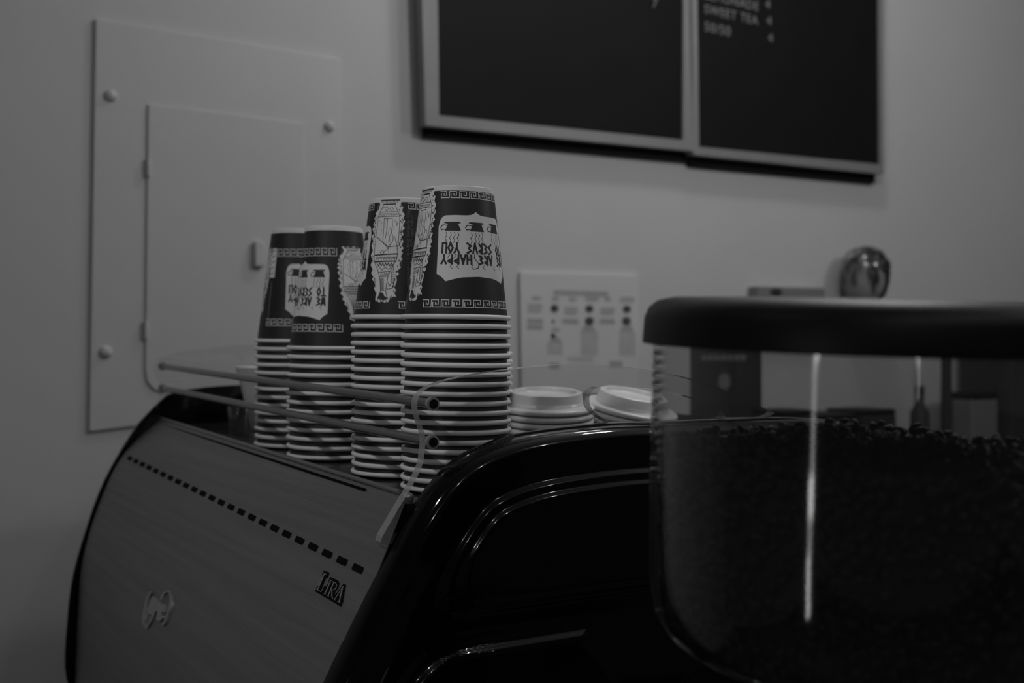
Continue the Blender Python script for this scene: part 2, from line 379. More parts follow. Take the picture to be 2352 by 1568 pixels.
# ------------------------------------------------------------------ counter (below the picture, carries the machine)
CZ = -0.62                                   # counter top, relative to the eye
CM = Matrix.Translation((O_[0], O_[1], EYE)) @ Matrix(((wd[0], wn[0], 0, 0), (wd[1], wn[1], 0, 0), (0, 0, 1, 0), (0, 0, 0, 1)))
b = MB(); b.box(-0.22, 1.2, -1.0, 0.998, CZ - 0.04, CZ); o = b.build('counter', M['dgrey'], smooth=False, bevel=0.004, matrix=CM)
b = MB(); b.box(-0.17, 1.15, -0.95, 0.99, -EYE, CZ - 0.04); c2 = b.build('cabinet_base', M['grey'], smooth=False); c2.parent = o
tag(o, 'dark counter carrying the espresso machine and the grinder', 'counter')

# ------------------------------------------------------------------ espresso machine
em = empty('espresso_machine', matrix=MACH)
tag(em, 'black and brushed steel espresso machine with stacked cups on its top tray', 'espresso machine')
SL = 0.70
RP = [(.003, .0), (-.0222, -.057), (-.0415, -.090), (-.0712, -.150), (-.0978, -.228), (-.1083, -.34)]
LP = [(.002, .002), (-.043, -.041), (-.07, -.0961), (-.0904, -.1643), (-.0963, -.2281), (-.1, -.34)]
NR = 10
RPs = np.array(smooth_line(RP, NR)); LPs = np.array(smooth_line(LP, NR))
def steel(s, t):
    """point of the front plate, s along the width, t 0..1 down the profile (machine coordinates)"""
    k = t * (len(RPs) - 1); i = min(int(k), len(RPs) - 2); fr_ = k - i
    f = s / SL
    a = RPs[i] * (1 - fr_) + RPs[i + 1] * fr_; c = LPs[i] * (1 - fr_) + LPs[i + 1] * fr_
    q = a * (1 - f) + c * f; return np.array([q[0], s, q[1]])
def steel_n(s, t):
    e = 0.01; a = steel(s, max(0, t - e)); c = steel(s, min(1, t + e)); u = steel(s + e, t) - steel(s - e, t)
    v = np.cross(u, c - a); v /= np.linalg.norm(v); return v if v[0] < 0 else -v
def m2w(p): return O_ + d_ * p[0] + w_ * p[1] + n_ * p[2]
_S = np.linspace(-.01, SL, 60); _T = np.linspace(0, 1, 60)
_G = np.array([[proj(m2w(steel(s, t))) for t in _T] for s in _S])
def steel_at(px, py):
    dd = (_G[:, :, 0] - px) ** 2 + (_G[:, :, 1] - py) ** 2
    i, j = np.unravel_index(dd.argmin(), dd.shape); s, t = _S[i], _T[j]
    for _ in range(6):
        p0 = np.array(proj(m2w(steel(s, t)))); e = 1e-3
        Js = (np.array(proj(m2w(steel(s + e, t)))) - p0) / e; tt = t + (e if t < .98 else -e)
        Jt = (np.array(proj(m2w(steel(s, tt)))) - p0) / (tt - t)
        ds = np.linalg.solve(np.array([Js, Jt]).T, np.array([px, py]) - p0); s += ds[0]; t = min(.999, max(0.001, t + ds[1]))
    return s, t

b = MB(); NS = 28; NT = len(RPs)
vs = [steel(-.0146 + (SL + .0146) * i / NS, j / (NT - 1)) for i in range(NS + 1) for j in range(NT)]
b.add(vs, [(i * NT + j, (i + 1) * NT + j, (i + 1) * NT + j + 1, i * NT + j + 1) for i in range(NS) for j in range(NT - 1)])
kb = len(vs); bk = [np.array(v) - steel_n(max(0, v[1]), (q % NT) / (NT - 1)) * .0008 for q, v in enumerate(vs)]
b.add(bk, [(i * NT + j + 1, (i + 1) * NT + j + 1, (i + 1) * NT + j, i * NT + j) for i in range(NS) for j in range(NT - 1)])
ring = [(i * NT, (i + 1) * NT) for i in range(NS)] + [(NS * NT + j, NS * NT + j + 1) for j in range(NT - 1)] + [((i + 1) * NT + NT - 1, i * NT + NT - 1) for i in range(NS)] + [(j + 1, j) for j in range(NT - 1)]
b.f += [(p, q, kb + q, kb + p) for p, q in ring]; b.m += [0] * len(ring)
fp = b.build('front_panel', M['steel'], em)
# folded lip along the tray edge with its shadow gap
lp = MB(); lp.tube([(.0035, -.003, .0022), (.0035, SL, .0032)], 0.0022, 10); lp.build('tray_lip', M['steel'], em)
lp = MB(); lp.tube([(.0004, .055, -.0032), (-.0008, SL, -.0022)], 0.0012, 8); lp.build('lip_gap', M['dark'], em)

# ventilation slots
PXS = [390, 415, 440, 468, 498, 528, 560, 594, 629, 665, 703, 742, 784, 828, 874, 923, 974, 1028, 1086, 1147, 1211, 1279, 1352, 1430, 1513]
PYS = [475, 487, 503, 517, 532, 547, 561, 577, 594, 612, 630, 650, 669, 689, 712, 735, 759, 786, 813, 842, 873, 905, 940, 978, 1018]
s0, t0 = steel_at(100 + 1513 / 2.096, 820 + 1018 / 2.096); s1, t1 = steel_at(100 + 415 / 2.096, 820 + 487 / 2.096)
NSL = 25; pitch = (s1 - s0) / 23
for k in range(NSL):
    s_c = s0 + pitch * k; t_c = t0 + (t1 - t0) * k / 23
    if s_c > SL - .004: continue
    nn = steel_n(s_c, t_c); p0 = steel(s_c, t_c); uu = steel(s_c + .01, t_c) - p0; uu /= np.linalg.norm(uu); vv = np.cross(nn, uu)
    hw, hh, rr = pitch * .31, .0027, .0016; ol = []
    for cx_, cy_, a0 in ((hw - rr, hh - rr, 0), (-hw + rr, hh - rr, 90), (-hw + rr, -hh + rr, 180), (hw - rr, -hh + rr, 270)):
        for a in range(0, 91, 30): ol.append((cx_ + rr * math.cos(math.radians(a0 + a)), cy_ + rr * math.sin(math.radians(a0 + a))))
    b = MB(); b.prism(ol, lambda p: p0 + uu * p[0] + vv * p[1] - nn * .003, lambda p: p0 + uu * p[0] + vv * p[1] + nn * .0004)
    b.build('vent_slot', M['dark'], em, smooth=False)

# badge and emblem on the steel
def on_steel(pts, h):
    out = []
    for x, y in pts:
        s, t = steel_at(x, y); out.append(steel(s, t) + steel_n(s, t) * h)
    return out
def steel_poly(mb, pts, h0, h1, mi=0):
    tri = tessellate_polygon([[Vector((p[0], p[1], 0)) for p in pts]]); n = len(pts)
    a = on_steel(pts, h0); c = on_steel(pts, h1)
    mb.add(c, tri, mi); mb.add(a + c, [(i, (i + 1) % n, n + (i + 1) % n, n + i) for i in range(n)], mi)
def stroke_px(mb, pts, wd_, h0, h1, mi=0):
    for (x0, y0), (x1, y1) in zip(pts[:-1], pts[1:]):
        L_ = math.hypot(x1 - x0, y1 - y0) or 1; nx, ny = -(y1 - y0) / L_ * wd_ / 2, (x1 - x0) / L_ * wd_ / 2
        ex, ey = (x1 - x0) / L_ * wd_ * .25, (y1 - y0) / L_ * wd_ * .25
        steel_poly(mb, [(x0 + nx - ex, y0 + ny - ey), (x1 + nx + ex, y1 + ny + ey), (x1 - nx + ex, y1 - ny + ey), (x0 - nx - ex, y0 - ny - ey)], h0, h1, mi)
LC = lambda pts: [(700 + x / 11.2, 1280 + y / 11.2) for x, y in pts]
b = MB()
steel_poly(b, LC([(270, 880), (325, 750), (385, 740), (470, 480), (455, 440), (500, 340), (635, 395), (585, 520), (545, 530), (440, 780), (480, 800), (530, 725), (560, 760), (632, 620), (615, 600), (665, 512), (850, 590), (885, 660), (870, 780), (775, 900), (780, 990), (870, 870), (1000, 690), (1060, 705), (985, 1090), (998, 1110), (935, 1270)]), 0, .0006)
plate = b.build('name_badge', M['dark'], em, smooth=False)
b = MB()
for wd_, pts in [(2.6, [(530, 425), (345, 850)]), (1.6, [(495, 405), (575, 445)]), (1.6, [(315, 830), (435, 900), (490, 810)]),
                 (2.6, [(690, 605), (540, 950)]), (1.5, [(655, 585), (715, 615)]), (1.5, [(500, 935), (560, 970)]),
                 (2.6, [(770, 650), (625, 1000)]), (1.5, [(595, 990), (645, 1020)]), (1.8, [(745, 640), (810, 665), (840, 710), (825, 790), (780, 850), (720, 850)]),
                 (2.4, [(720, 850), (722, 1030), (740, 1075)]), (1.5, [(1005, 765), (790, 1095)]), (2.6, [(1000, 765), (905, 1165)]), (1.5, [(765, 1085), (805, 1110)]),
                 (1.5, [(870, 1155), (930, 1180)]), (1.5, [(865, 970), (945, 1005)])]:
    stroke_px(b, LC(pts), wd_ * .72, .0006, .0011)
b.build('badge_letters', M['emb'], plate, smooth=False)
EC = lambda pts: [(300 + x / 10.456, 1320 + y / 10.456) for x, y in pts]
b = MB()
steel_poly(b, EC([(560, 530), (620, 540), (700, 620), (770, 680), (800, 725), (850, 700), (885, 740), (893, 800), (870, 900), (840, 915), (790, 880), (765, 940), (805, 990), (800, 1040), (765, 1100), (700, 1125), (650, 1080), (665, 980), (690, 900), (640, 880), (590, 960), (560, 1010), (525, 950), (465, 960), (440, 870), (470, 760), (510, 640)]), 0, .002)
for pts in ([(515, 430), (450, 540), (395, 720), (355, 920), (335, 1070), (355, 1200), (405, 1275), (450, 1210), (525, 1080), (580, 950)],
            [(760, 600), (800, 500), (860, 430), (920, 405), (970, 440), (1000, 540), (995, 680), (955, 850), (905, 1000), (860, 1130), (805, 1215)]):
    stroke_px(b, EC(smooth_line(pts, 4)), 4.2, 0, .002)
b.build('emblem', M['emb'], em, smooth=False)

# side panels
RO = [(.46, .030), (.40, .045), (.30, .0475), (.239, .0480), (.1757, .0486), (.1124, .0450), (.0726, .0381), (.0421, .0261), (.0199, .0070), (.0002, -.0190), (-.0131, -.0425), (-.0365, -.0825), (-.0632, -.1320), (-.088, -.190), (-.103, -.26), (-.108, -.34), (-.100, -.43), (-.06, -.455), (.10, -.46), (.40, -.46), (.50, -.44), (.52, -.35), (.52, -.20), (.51, -.05)]
OUT = smooth_line(RO, 10, closed=True)
# resample evenly
def resample(poly, n):
    P = np.array(poly + [poly[0]]); L_ = np.r_[0, np.cumsum(np.linalg.norm(np.diff(P, axis=0), axis=1))]
    t = np.linspace(0, L_[-1], n, endpoint=False); return np.stack([np.interp(t, L_, P[:, k]) for k in (0, 1)], 1)
def side_panel(outline, s_in, s_out_sign, detail, name='side_panel'):
    N = 560 if detail else 120; P = resample(outline, N)
    ctr = np.array([.20, -.20])
    segs_a = P; segs_b = np.roll(P, -1, axis=0)
    def inset(q):
        ab = segs_b - segs_a; ap_ = q - segs_a; t = np.clip((ap_ * ab).sum(1) / (ab * ab).sum(1), 0, 1)
        return float(np.sqrt((((segs_a + ab * t[:, None]) - q) ** 2).sum(1)).min())
    def ss(a, c, x): x = min(1, max(0, (x - a) / (c - a))); return x * x * (3 - 2 * x)
    def smin(a, c, k):
        h = max(0, min(1, .5 + .5 * (c - a) / k)); return c * (1 - h) + a * h - k * h * (1 - h)
    def height(q, ins):
        h = .024 * math.sqrt(max(0, 1 - (1 - min(1, ins / .013)) ** 2.2)) + .0025 * ss(.010, .034, ins)
        if not detail: return h
        d1 = smin(ins - .034, q[1] + .0885, .035)
        h += .0040 * ss(0, .006, d1) + .0035 * ss(.0085, .0145, d1)
        d2 = smin(smin(ins - .040, -.0995 - q[1], .03), .48 - q[0], .03)
        h += .0022 * ss(0, .006, d2) + .0050 * ss(.0085, .0150, d2)
        return h
    rad = [0, .0004, .001, .002, .003, .0045, .006, .008, .0105, .013, .016, .02, .025, .03]
    step = .0022 if detail else .02
    b = MB(); vs = []; fs = []
    frs = None; K = 0
    # rings: interpolate from the outline to the centre
    maxr = 110 if detail else 12
    fracs = [0, .0008, .002, .0045, .008, .013, .019, .026, .034, .043, .053, .064]
    f = .075
    while f < (.62 if detail else .9): fracs.append(f); f += (.0042 if detail else .06)
    fracs += [.75, .9, .985]
    for fr_ in fracs:
        for p in P:
            q = p * (1 - fr_) + ctr * fr_; ins = inset(q) if fr_ > 0 else 0
            vs.append((q[0], s_in + s_out_sign * height(q, ins), q[1]))
    R_ = len(fracs)
    for k in range(R_ - 1):
        for i in range(N):
            j = (i + 1) % N; fs.append((k * N + i, k * N + j, (k + 1) * N + j, (k + 1) * N + i))
    fs.append(tuple(range((R_ - 1) * N, R_ * N)))
    back = [(p[0], s_in - s_out_sign * .0005, p[1]) for p in P]; kk = len(vs); vs += back
    fs += [(i, kk + i, kk + (i + 1) % N, (i + 1) % N) for i in range(N)] + [tuple(range(kk, kk + N))]
    b.add(vs, fs)
    o = b.build(name, M['black'], em, sharp=60); return o
side_panel(OUT, -.0145, -1, True)
LO = [(.44, .028), (.38, .040), (.28, .0425), (.18, .0435), (.1094, .0433), (.0622, .0414), (.0164, .0338), (-.0059, .0145), (-.0278, -.0102), (-.0654, -.0755), (-.0915, -.1511), (-.103, -.200), (-.1075, -.245), (-.110, -.285), (-.108, -.315), (-.095, -.345), (-.06, -.40), (.0, -.45), (.10, -.46), (.40, -.46), (.50, -.44), (.52, -.35), (.52, -.20), (.50, -.05)]
side_panel(smooth_line(LO, 8, closed=True), .7065, 1, False)

# cup tray, inner shell, feet
b = MB(); b.box(.006, .44, -.0098, .706, -.012, -.0057)
for k in range(9): b.box(.05 + k * .042, .054 + k * .042, .02, .68, -.0058, -.0055)
b.build('cup_tray', M['tray'], em, smooth=False)
b = MB(); b.box(-.0, .47, -.0098, .706, -.42, -.013); b.build('body_shell', M['dark'], em, smooth=False)
b = MB(); b.box(.44, .46, -.0098, .706, -.05, .030); b.build('tray_back', M['black'], em, smooth=False, bevel=.004)
for bb in (.04, .42):
    for s in (.05, .65):
        f = MB(); f.lathe([(0.0001, -.42), (.022, -.42), (.02, -.4999), (.024, -.502 + .0), (0.0001, -.502)], 20)
        o = f.build('foot', M['matte'], em); o.location = (bb, s, 0)
# chrome studs
for bb, s, z, r in [(.0125, .006, -.003, .0062), (.0125, .672, -.002, .0062)]:
    f = MB(); f.lathe([(0.0001, .0038), (r * .55, .0034), (r * .9, .002), (r, 0), (r, -.004)], 24)
    o = f.build('tray_stud', M['emb'], em); o.location = (bb, s, z)
f = MB(); f.lathe([(0.0001, .0016), (.004, .0013), (.0062, .0004), (.0066, -.001)], 24)
o = f.build('panel_screw', M['black'], em); o.location = (.073, -.0245, .0345); o.rotation_euler = (math.radians(38), math.radians(-12), 0)

# acrylic guards with their cut-out, rails and end caps
GO = [(-.0170, -.0315), (-.0120, -.0350), (.0060, -.0220), (.0230, -.004), (.042, .008), (.070, .020), (.115, .031), (.176, .034), (.188, .036)]
HOLE = [(.188, .0485), (.1825, .051), (.1724, .0578), (.1676, .0651), (.1692, .0739), (.180, .0783), (.2021, .0774), (.2293, .075), (.27, .068), (.30, .058), (.312, .050), (.310, .0475)]
OUTER = [(.36, .0465), (.37, .050), (.3626, .0535), (.291, .0785), (.2291, .0908), (.1582, .0967), (.0926, .0934), (.0464, .0875), (.0224, .0814), (.0127, .0728), (.0128, .0615), (.0184, .045), (.0181, .0319), (.0139, .0175), (-.0055, -.0119), (-.0159, -.0275)]
def guard(s0_, s1_, db, edge='acre'):
    pl_ = smooth_line(GO, 4)[:-1] + smooth_line(HOLE, 5) + smooth_line(OUTER, 6)
    pl_ = [(p[0] + db, p[1]) for p in pl_]
    b = MB(); b.prism(pl_, lambda p: (p[0], s0_, p[1]), lambda p: (p[0], s1_, p[1]), 0, 1)
    return b.build('acrylic_guard', [M['acr'], M[edge]], em, smooth=False)
guard(-.0140, -.0042, 0); guard(.7005, .7060, -.016, 'acr')
for zr, zl in ((.0688, .0693), (.0403, .0412)):
    A_ = Vector((.0235, -.0165, zr)); B_ = Vector((.0075, .709, zl))
    b = MB(); b.tube([A_, B_], .0036, 20); rail = b.build('guard_rail', M['chrome'], em)
    for P_, sg_ in ((A_, -1), (B_, 1)):
        q = P_ + Vector((0, sg_ * .0012, 0))
        b = MB(); b.tube([q - Vector((0, sg_ * .004, 0)), q], .0052, 24); b.build('washer', M['acre'], rail)
        b = MB(); b.tube([q, q + Vector((0, sg_ * .0008, 0))], .0036, 20)
        c_ = q + Vector((0, sg_ * .0009, 0)); ax = Vector((.5, 0, -.866)) * .0032; ay = Vector((.866, 0, .5)) * .0004
        b.add([c_ + ax + ay, c_ + ax - ay, c_ - ax - ay, c_ - ax + ay], [(0, 1, 2, 3), (3, 2, 1, 0)], 1)
        b.build('slotted_screw', [M['matte'], M['dark']], rail, smooth=False)

# ------------------------------------------------------------------ paper cups
def arc_pt(r, a, z): a = math.radians(a); return (r * math.sin(a), -r * math.cos(a), z)
class Art:
    """flat artwork given as (angle in degrees, height fraction) and laid on the cone of a cup"""
    def __init__(s, r_rim, r_base, h): s.rr, s.rb, s.h = r_rim, r_base, h; s.mb = MB()
    def R(s, v): return s.rr + (s.rb - s.rr) * v
    def P(s, a, v, lift): return arc_pt(s.R(v) + lift, a, v * s.h)
    def fill(s, poly, lift, mi, step=.9):
        a0 = min(p[0] for p in poly); a1 = max(p[0] for p in poly); n = max(1, int(math.ceil((a1 - a0) / step))); st = (a1 - a0) / n
        def cuts(a):
            c = []
            for (x0, y0), (x1, y1) in zip(poly, poly[1:] + poly[:1]):
                if (x0 <= a < x1) or (x1 <= a < x0): c.append(y0 + (y1 - y0) * (a - x0) / (x1 - x0))
            return sorted(c)
        for i in range(n):
            l, r_ = a0 + st * i, a0 + st * (i + 1); e = st * .02
            cl_, cr_ = cuts(l + e), cuts(r_ - e)
            if len(cl_) != len(cr_): cl_ = cr_ = cuts((l + r_) / 2)
            for k in range(0, len(cl_) - 1, 2):
                s.mb.add([s.P(l, cl_[k], lift), s.P(r_, cr_[k], lift), s.P(r_, cr_[k + 1], lift), s.P(l, cl_[k + 1], lift)], [(0, 1, 2, 3)], mi)
    def stroke(s, pts, wmm, lift, mi):
        km = s.R(.5) * PI / 180; hw = wmm / 2000
        for (a0, v0), (a1, v1) in zip(pts[:-1], pts[1:]):
            x0, y0, x1, y1 = a0 * km, v0 * s.h, a1 * km, v1 * s.h; L_ = math.hypot(x1 - x0, y1 - y0)
            if L_ < 1e-7: continue
            ux, uy = (x1 - x0) / L_, (y1 - y0) / L_; nx, ny = -uy * hw, ux * hw; ex, ey = ux * hw, uy * hw
            m = max(1, int((abs(x1 - x0)) / .0012))
            for k in range(m):
                f0, f1 = k / m, (k + 1) / m
                p0 = (x0 + (x1 - x0) * f0 - (ex if k == 0 else 0), y0 + (y1 - y0) * f0 - (ey if k == 0 else 0))
                p1 = (x0 + (x1 - x0) * f1 + (ex if k == m - 1 else 0), y0 + (y1 - y0) * f1 + (ey if k == m - 1 else 0))
                q = [(p0[0] - nx, p0[1] - ny), (p1[0] - nx, p1[1] - ny), (p1[0] + nx, p1[1] + ny), (p0[0] + nx, p0[1] + ny)]
                s.mb.add([s.P(x / km, y / s.h, lift) for x, y in q], [(0, 1, 2, 3)], mi)

# stroke alphabet, unit box
GL = {'A': [[(0, 0), (.5, 1), (1, 0)], [(.22, .38), (.78, .38)]], 'E': [[(.9, 1), (.1, .8), (.6, .5), (.1, .25), (.9, 0)]],
      'H': [[(.05, 0), (.05, 1)], [(.95, 0), (.95, 1)], [(.05, .5), (.95, .5)]], 'P': [[(.1, 0), (.1, 1), (.9, .72), (.1, .42)]],
      'Y': [[(0, 1), (.5, .5), (1, 1)], [(.5, .5), (.5, 0)]], 'R': [[(.1, 0), (.1, 1), (.85, .78), (.1, .5), (.85, 0)]],
      'W': [[(0, 1), (.25, 0), (.5, .8), (.75, 0), (1, 1)]], 'T': [[(0, 1), (1, 1)], [(.5, 1), (.5, 0)]],
      'O': [[(.5, 1), (1, .5), (.5, 0), (0, .5), (.5, 1)]], 'S': [[(.9, 1), (.1, .75), (.9, .3), (.1, 0)]],
      'V': [[(0, 1), (.5, 0), (1, 1)]], 'U': [[(.05, 1), (.05, 0), (.95, 0), (.95, 1)]]}
def lettering(art, text, a_right, a_left, v_top, v_bot, wmm):
    """text upright on the upright cup: on the inverted cup it runs right to left and hangs upside down"""
    n = len(text); st = (a_left - a_right) / (n - 1 + .85)
    for i, ch in enumerate(text):
        if ch == ' ': continue
        a0 = a_right + st * i
        for ln in GL[ch]:
            art.stroke([(a0 + x * st * .72, v_bot + (v_top - v_bot) * y) for x, y in ln], wmm, .00026, 2)

def key_band(art, a0, a1, v_hi, v_lo, pitch):
    n = max(1, int(round((a1 - a0) / pitch))); p = (a1 - a0) / n; dv = v_hi - v_lo
    for i in range(n):
        o = a0 + p * i; f = lambda x, y: (o + x * p, v_lo + y * dv)
        art.stroke([f(0, .93), f(.66, .93), f(.66, .40), (f(.40, .40)), f(.40, .62)], .62, .00014, 1)
        art.stroke([f(.12, .62), f(.12, .06), f(.96, .06), f(.96, .93)], .62, .00014, 1)

def vmap_B(cx, cy):
    x = 760 + cx / 4.9; y = 440 + cy / 4.9; xc = 924 - .02 * (y - 470); R = 74.5 + .121 * (y - 470)
    v = (735 - y) / 272
    return math.degrees(math.asin(max(-.99, min(.99, (x - xc) / R)))) + 23.0, v
FR = [(548, 130), (562, 180), (545, 240), (512, 275), (520, 300), (498, 335), (508, 360), (485, 400), (497, 430), (476, 450), (492, 500), (470, 530), (486, 590), (466, 630), (480, 690), (458, 740), (476, 800), (455, 850), (478, 900), (460, 940), (484, 980), (470, 1010), (505, 1060), (490, 1110), (512, 1160), (500, 1240), (520, 1250), (545, 1266), (575, 1252), (600, 1266), (650, 1255), (662, 1200), (680, 1180), (672, 1215), (700, 1195), (728, 1205), (705, 1160), (722, 1130), (706, 1100), (735, 1020), (728, 985), (755, 950), (738, 920), (778, 880), (760, 850), (770, 820), (798, 790), (775, 760), (800, 720), (782, 700), (808, 670), (788, 640), (806, 590), (780, 550), (808, 520), (792, 480), (822, 450), (800, 420), (826, 370), (806, 340), (822, 300), (796, 260), (806, 215), (780, 190), (800, 125), (765, 142), (735, 122), (725, 142), (690, 116), (640, 135), (600, 120), (590, 138), (565, 128)]
VL = [[(600, 190), (575, 240), (540, 320), (535, 400), (520, 500), (505, 620), (495, 760), (500, 830), (530, 900), (545, 960), (558, 1040), (560, 1140), (540, 1190), (525, 1225), (590, 1238), (636, 1222), (622, 1180), (615, 1140), (625, 1060), (640, 980), (665, 920), (700, 850), (735, 790), (740, 740), (752, 600), (765, 450), (770, 320), (750, 260), (725, 205)],
      [(540, 322), (768, 318)], [(560, 272), (752, 268)], [(605, 335), (600, 450), (590, 560), (585, 600), (640, 655), (690, 600), (700, 560), (680, 490), (692, 420), (690, 340), (605, 345)],
      [(525, 545), (580, 600), (650, 668)], [(650, 668), (600, 710), (575, 745)], [(575, 745), (560, 715), (585, 690), (600, 720)], [(640, 350), (632, 470), (615, 560)], [(680, 500), (660, 540), (655, 600)],
      [(700, 870), (706, 960), (702, 1050), (684, 1108), (630, 1118)], [(675, 930), (674, 1050), (655, 1085), (640, 1050)],
      [(540, 935), (660, 925)], [(555, 985), (640, 978)], [(640, 655), (700, 650), (745, 640)], [(585, 240), (600, 215), (640, 215), (655, 245), (630, 260), (620, 240)], [(670, 215), (690, 215), (710, 255)], [(690, 262), (665, 235)], [(545, 870), (575, 910), (610, 880), (650, 905), (690, 850)]]
VT = [[(575, 140), (770, 138)], [(600, 185), (725, 182)], [(505, 745), (740, 732)], [(500, 818), (725, 812)]]
def vase(art, ac):
    f = lambda L_: [(vmap_B(*p)[0] + ac, vmap_B(*p)[1]) for p in L_]
    art.fill(f(FR), .00012, 1, .5)
    for L_ in VL: art.stroke(f(L_), .5, .0002, 2)
    for L_ in VT: art.stroke(f(L_), 1.1, .0002, 2)
    for k in range(12): art.stroke(f([(585 + k * 15, 150), (580 + k * 15, 166)]), .5, .0002, 2)
    for k in range(8): art.stroke(f([(560 + k * 24, 312), (560 + k * 24, 290), (574 + k * 24, 290), (574 + k * 24, 302)]), .4, .0002, 2)
    for k in range(8): art.stroke(f([(515 + k * 28, 800), (515 + k * 28, 770), (532 + k * 28, 768), (532 + k * 28, 785)]), .55, .0002, 2)
    for k in range(6): art.stroke(f([(525 + k * 30, 830), (540 + k * 30, 865), (555 + k * 30, 835)]), .7, .0002, 2)
    for k in range(5): art.stroke(f([(560 + k * 18, 972), (570 + k * 18, 945)]), .5, .0002, 2)
    for k in range(13): art.stroke(f([(562, 1000 + k * 11), (598 - (k % 2) * 8, 1000 + k * 11)]), .5, .0002, 2)
    for k in range(9): art.stroke(f([(696, 880 + k * 25), (680, 890 + k * 25)]), .35, .0002, 2)
    art.fill(f([(530, 1218), (560, 1150), (588, 1160), (600, 1195), (618, 1200), (628, 1220), (590, 1234)]), .0002, 2, .5)
    rnd = random.Random(3)
    for k in range(34):
        x = rnd.choice([545, 560, 575, 615, 630, 650, 668, 712, 725, 740]) + rnd.uniform(-5, 5); y = rnd.uniform(345, 690)
        art.stroke(f([(x, y), (x - 2, y + rnd.uniform(18, 45))]), .3, .0002, 2)
    for k in range(60):                                   # flecks in the torn fringe
        side = rnd.random() < .4; y = rnd.uniform(200, 1180)
        xl = np.interp(y, [130, 300, 600, 850, 1050, 1240], [560, 515, 485, 470, 495, 515]); xr = np.interp(y, [130, 350, 600, 800, 1000, 1200], [785, 800, 790, 770, 730, 700])
        x = (xl + rnd.uniform(-2, 10)) if side else (xr - rnd.uniform(0, 28))
        art.stroke(f([(x, y), (x + rnd.uniform(-8, 8), y + rnd.uniform(5, 16))]), .7, .0002, 2)

def shield(art, c, half, vt, vb, mirror=1):
    k = half / 52.0; dv = vt - vb; f = lambda a, y: (c + a * k, vb + y * dv)
    pts = [f(-53, .78), f(-51.5, .86), f(-49, .91), f(-44, .94), f(-30, .945), f(-14, .945), f(-7, .955), f(-3, .975), f(0, 1.0), f(3, .975), f(7, .955), f(14, .945), f(30, .945), f(44, .94), f(49, .91), f(51.5, .86), f(53, .78),
           f(52, .5), f(52, .115), f(47, .08), f(43, .045), f(40, .0), f(30, .035), f(20, .06), f(0, .075), f(-20, .06), f(-30, .035), f(-40, .0), f(-43, .045), f(-47, .08), f(-52, .115), f(-52, .5)]
    art.fill(pts, .00012, 1, .8)
    L_ = lambda y: vb + y * dv
    # three cups with handles and steam
    for cc in (-34, 0, 34):
        art.fill([f(cc - 12, .835), f(cc - 9, .85), f(cc + 10, .85), f(cc + 12, .83), f(cc + 8, .825), f(cc + 12, .72), f(cc - 10, .72), f(cc - 8, .76), f(cc - 6, .82)], .0002, 2, .7)
        art.stroke([f(cc - 8, .80), f(cc - 13, .805), f(cc - 16, .77), f(cc - 14, .735), f(cc - 10, .745)], .7, .0002, 2)
        for q, dx in enumerate((-8, -2, 3, 8)):
            art.stroke([f(cc + dx, .70), f(cc + dx + 1.5, .66), f(cc + dx - 1, .62), f(cc + dx + 1, .58), f(cc + dx - .5, .55)], .45, .0002, 2)
    lettering(art, 'TO SERVE YOU', c + 47 * k, c - 47 * k, L_(.41), L_(.545), 1.5)
    lettering(art, 'WE ARE HAPPY', c + 47 * k, c - 47 * k, L_(.255), L_(.375), 1.5)
    for cc in (-38, -30, -12, 4, 22, 36):
        art.stroke([f(cc, .40), f(cc + 2, .37), f(cc - 1, .33)], .4, .0002, 2); art.stroke([f(cc + 5, .24), f(cc + 3, .21), f(cc + 6, .18)], .4, .0002, 2)
    art.stroke([f(-4, .40), f(-5, .34), f(1, .26), f(0, .20), f(-6, .18)], .6, .0002, 2)

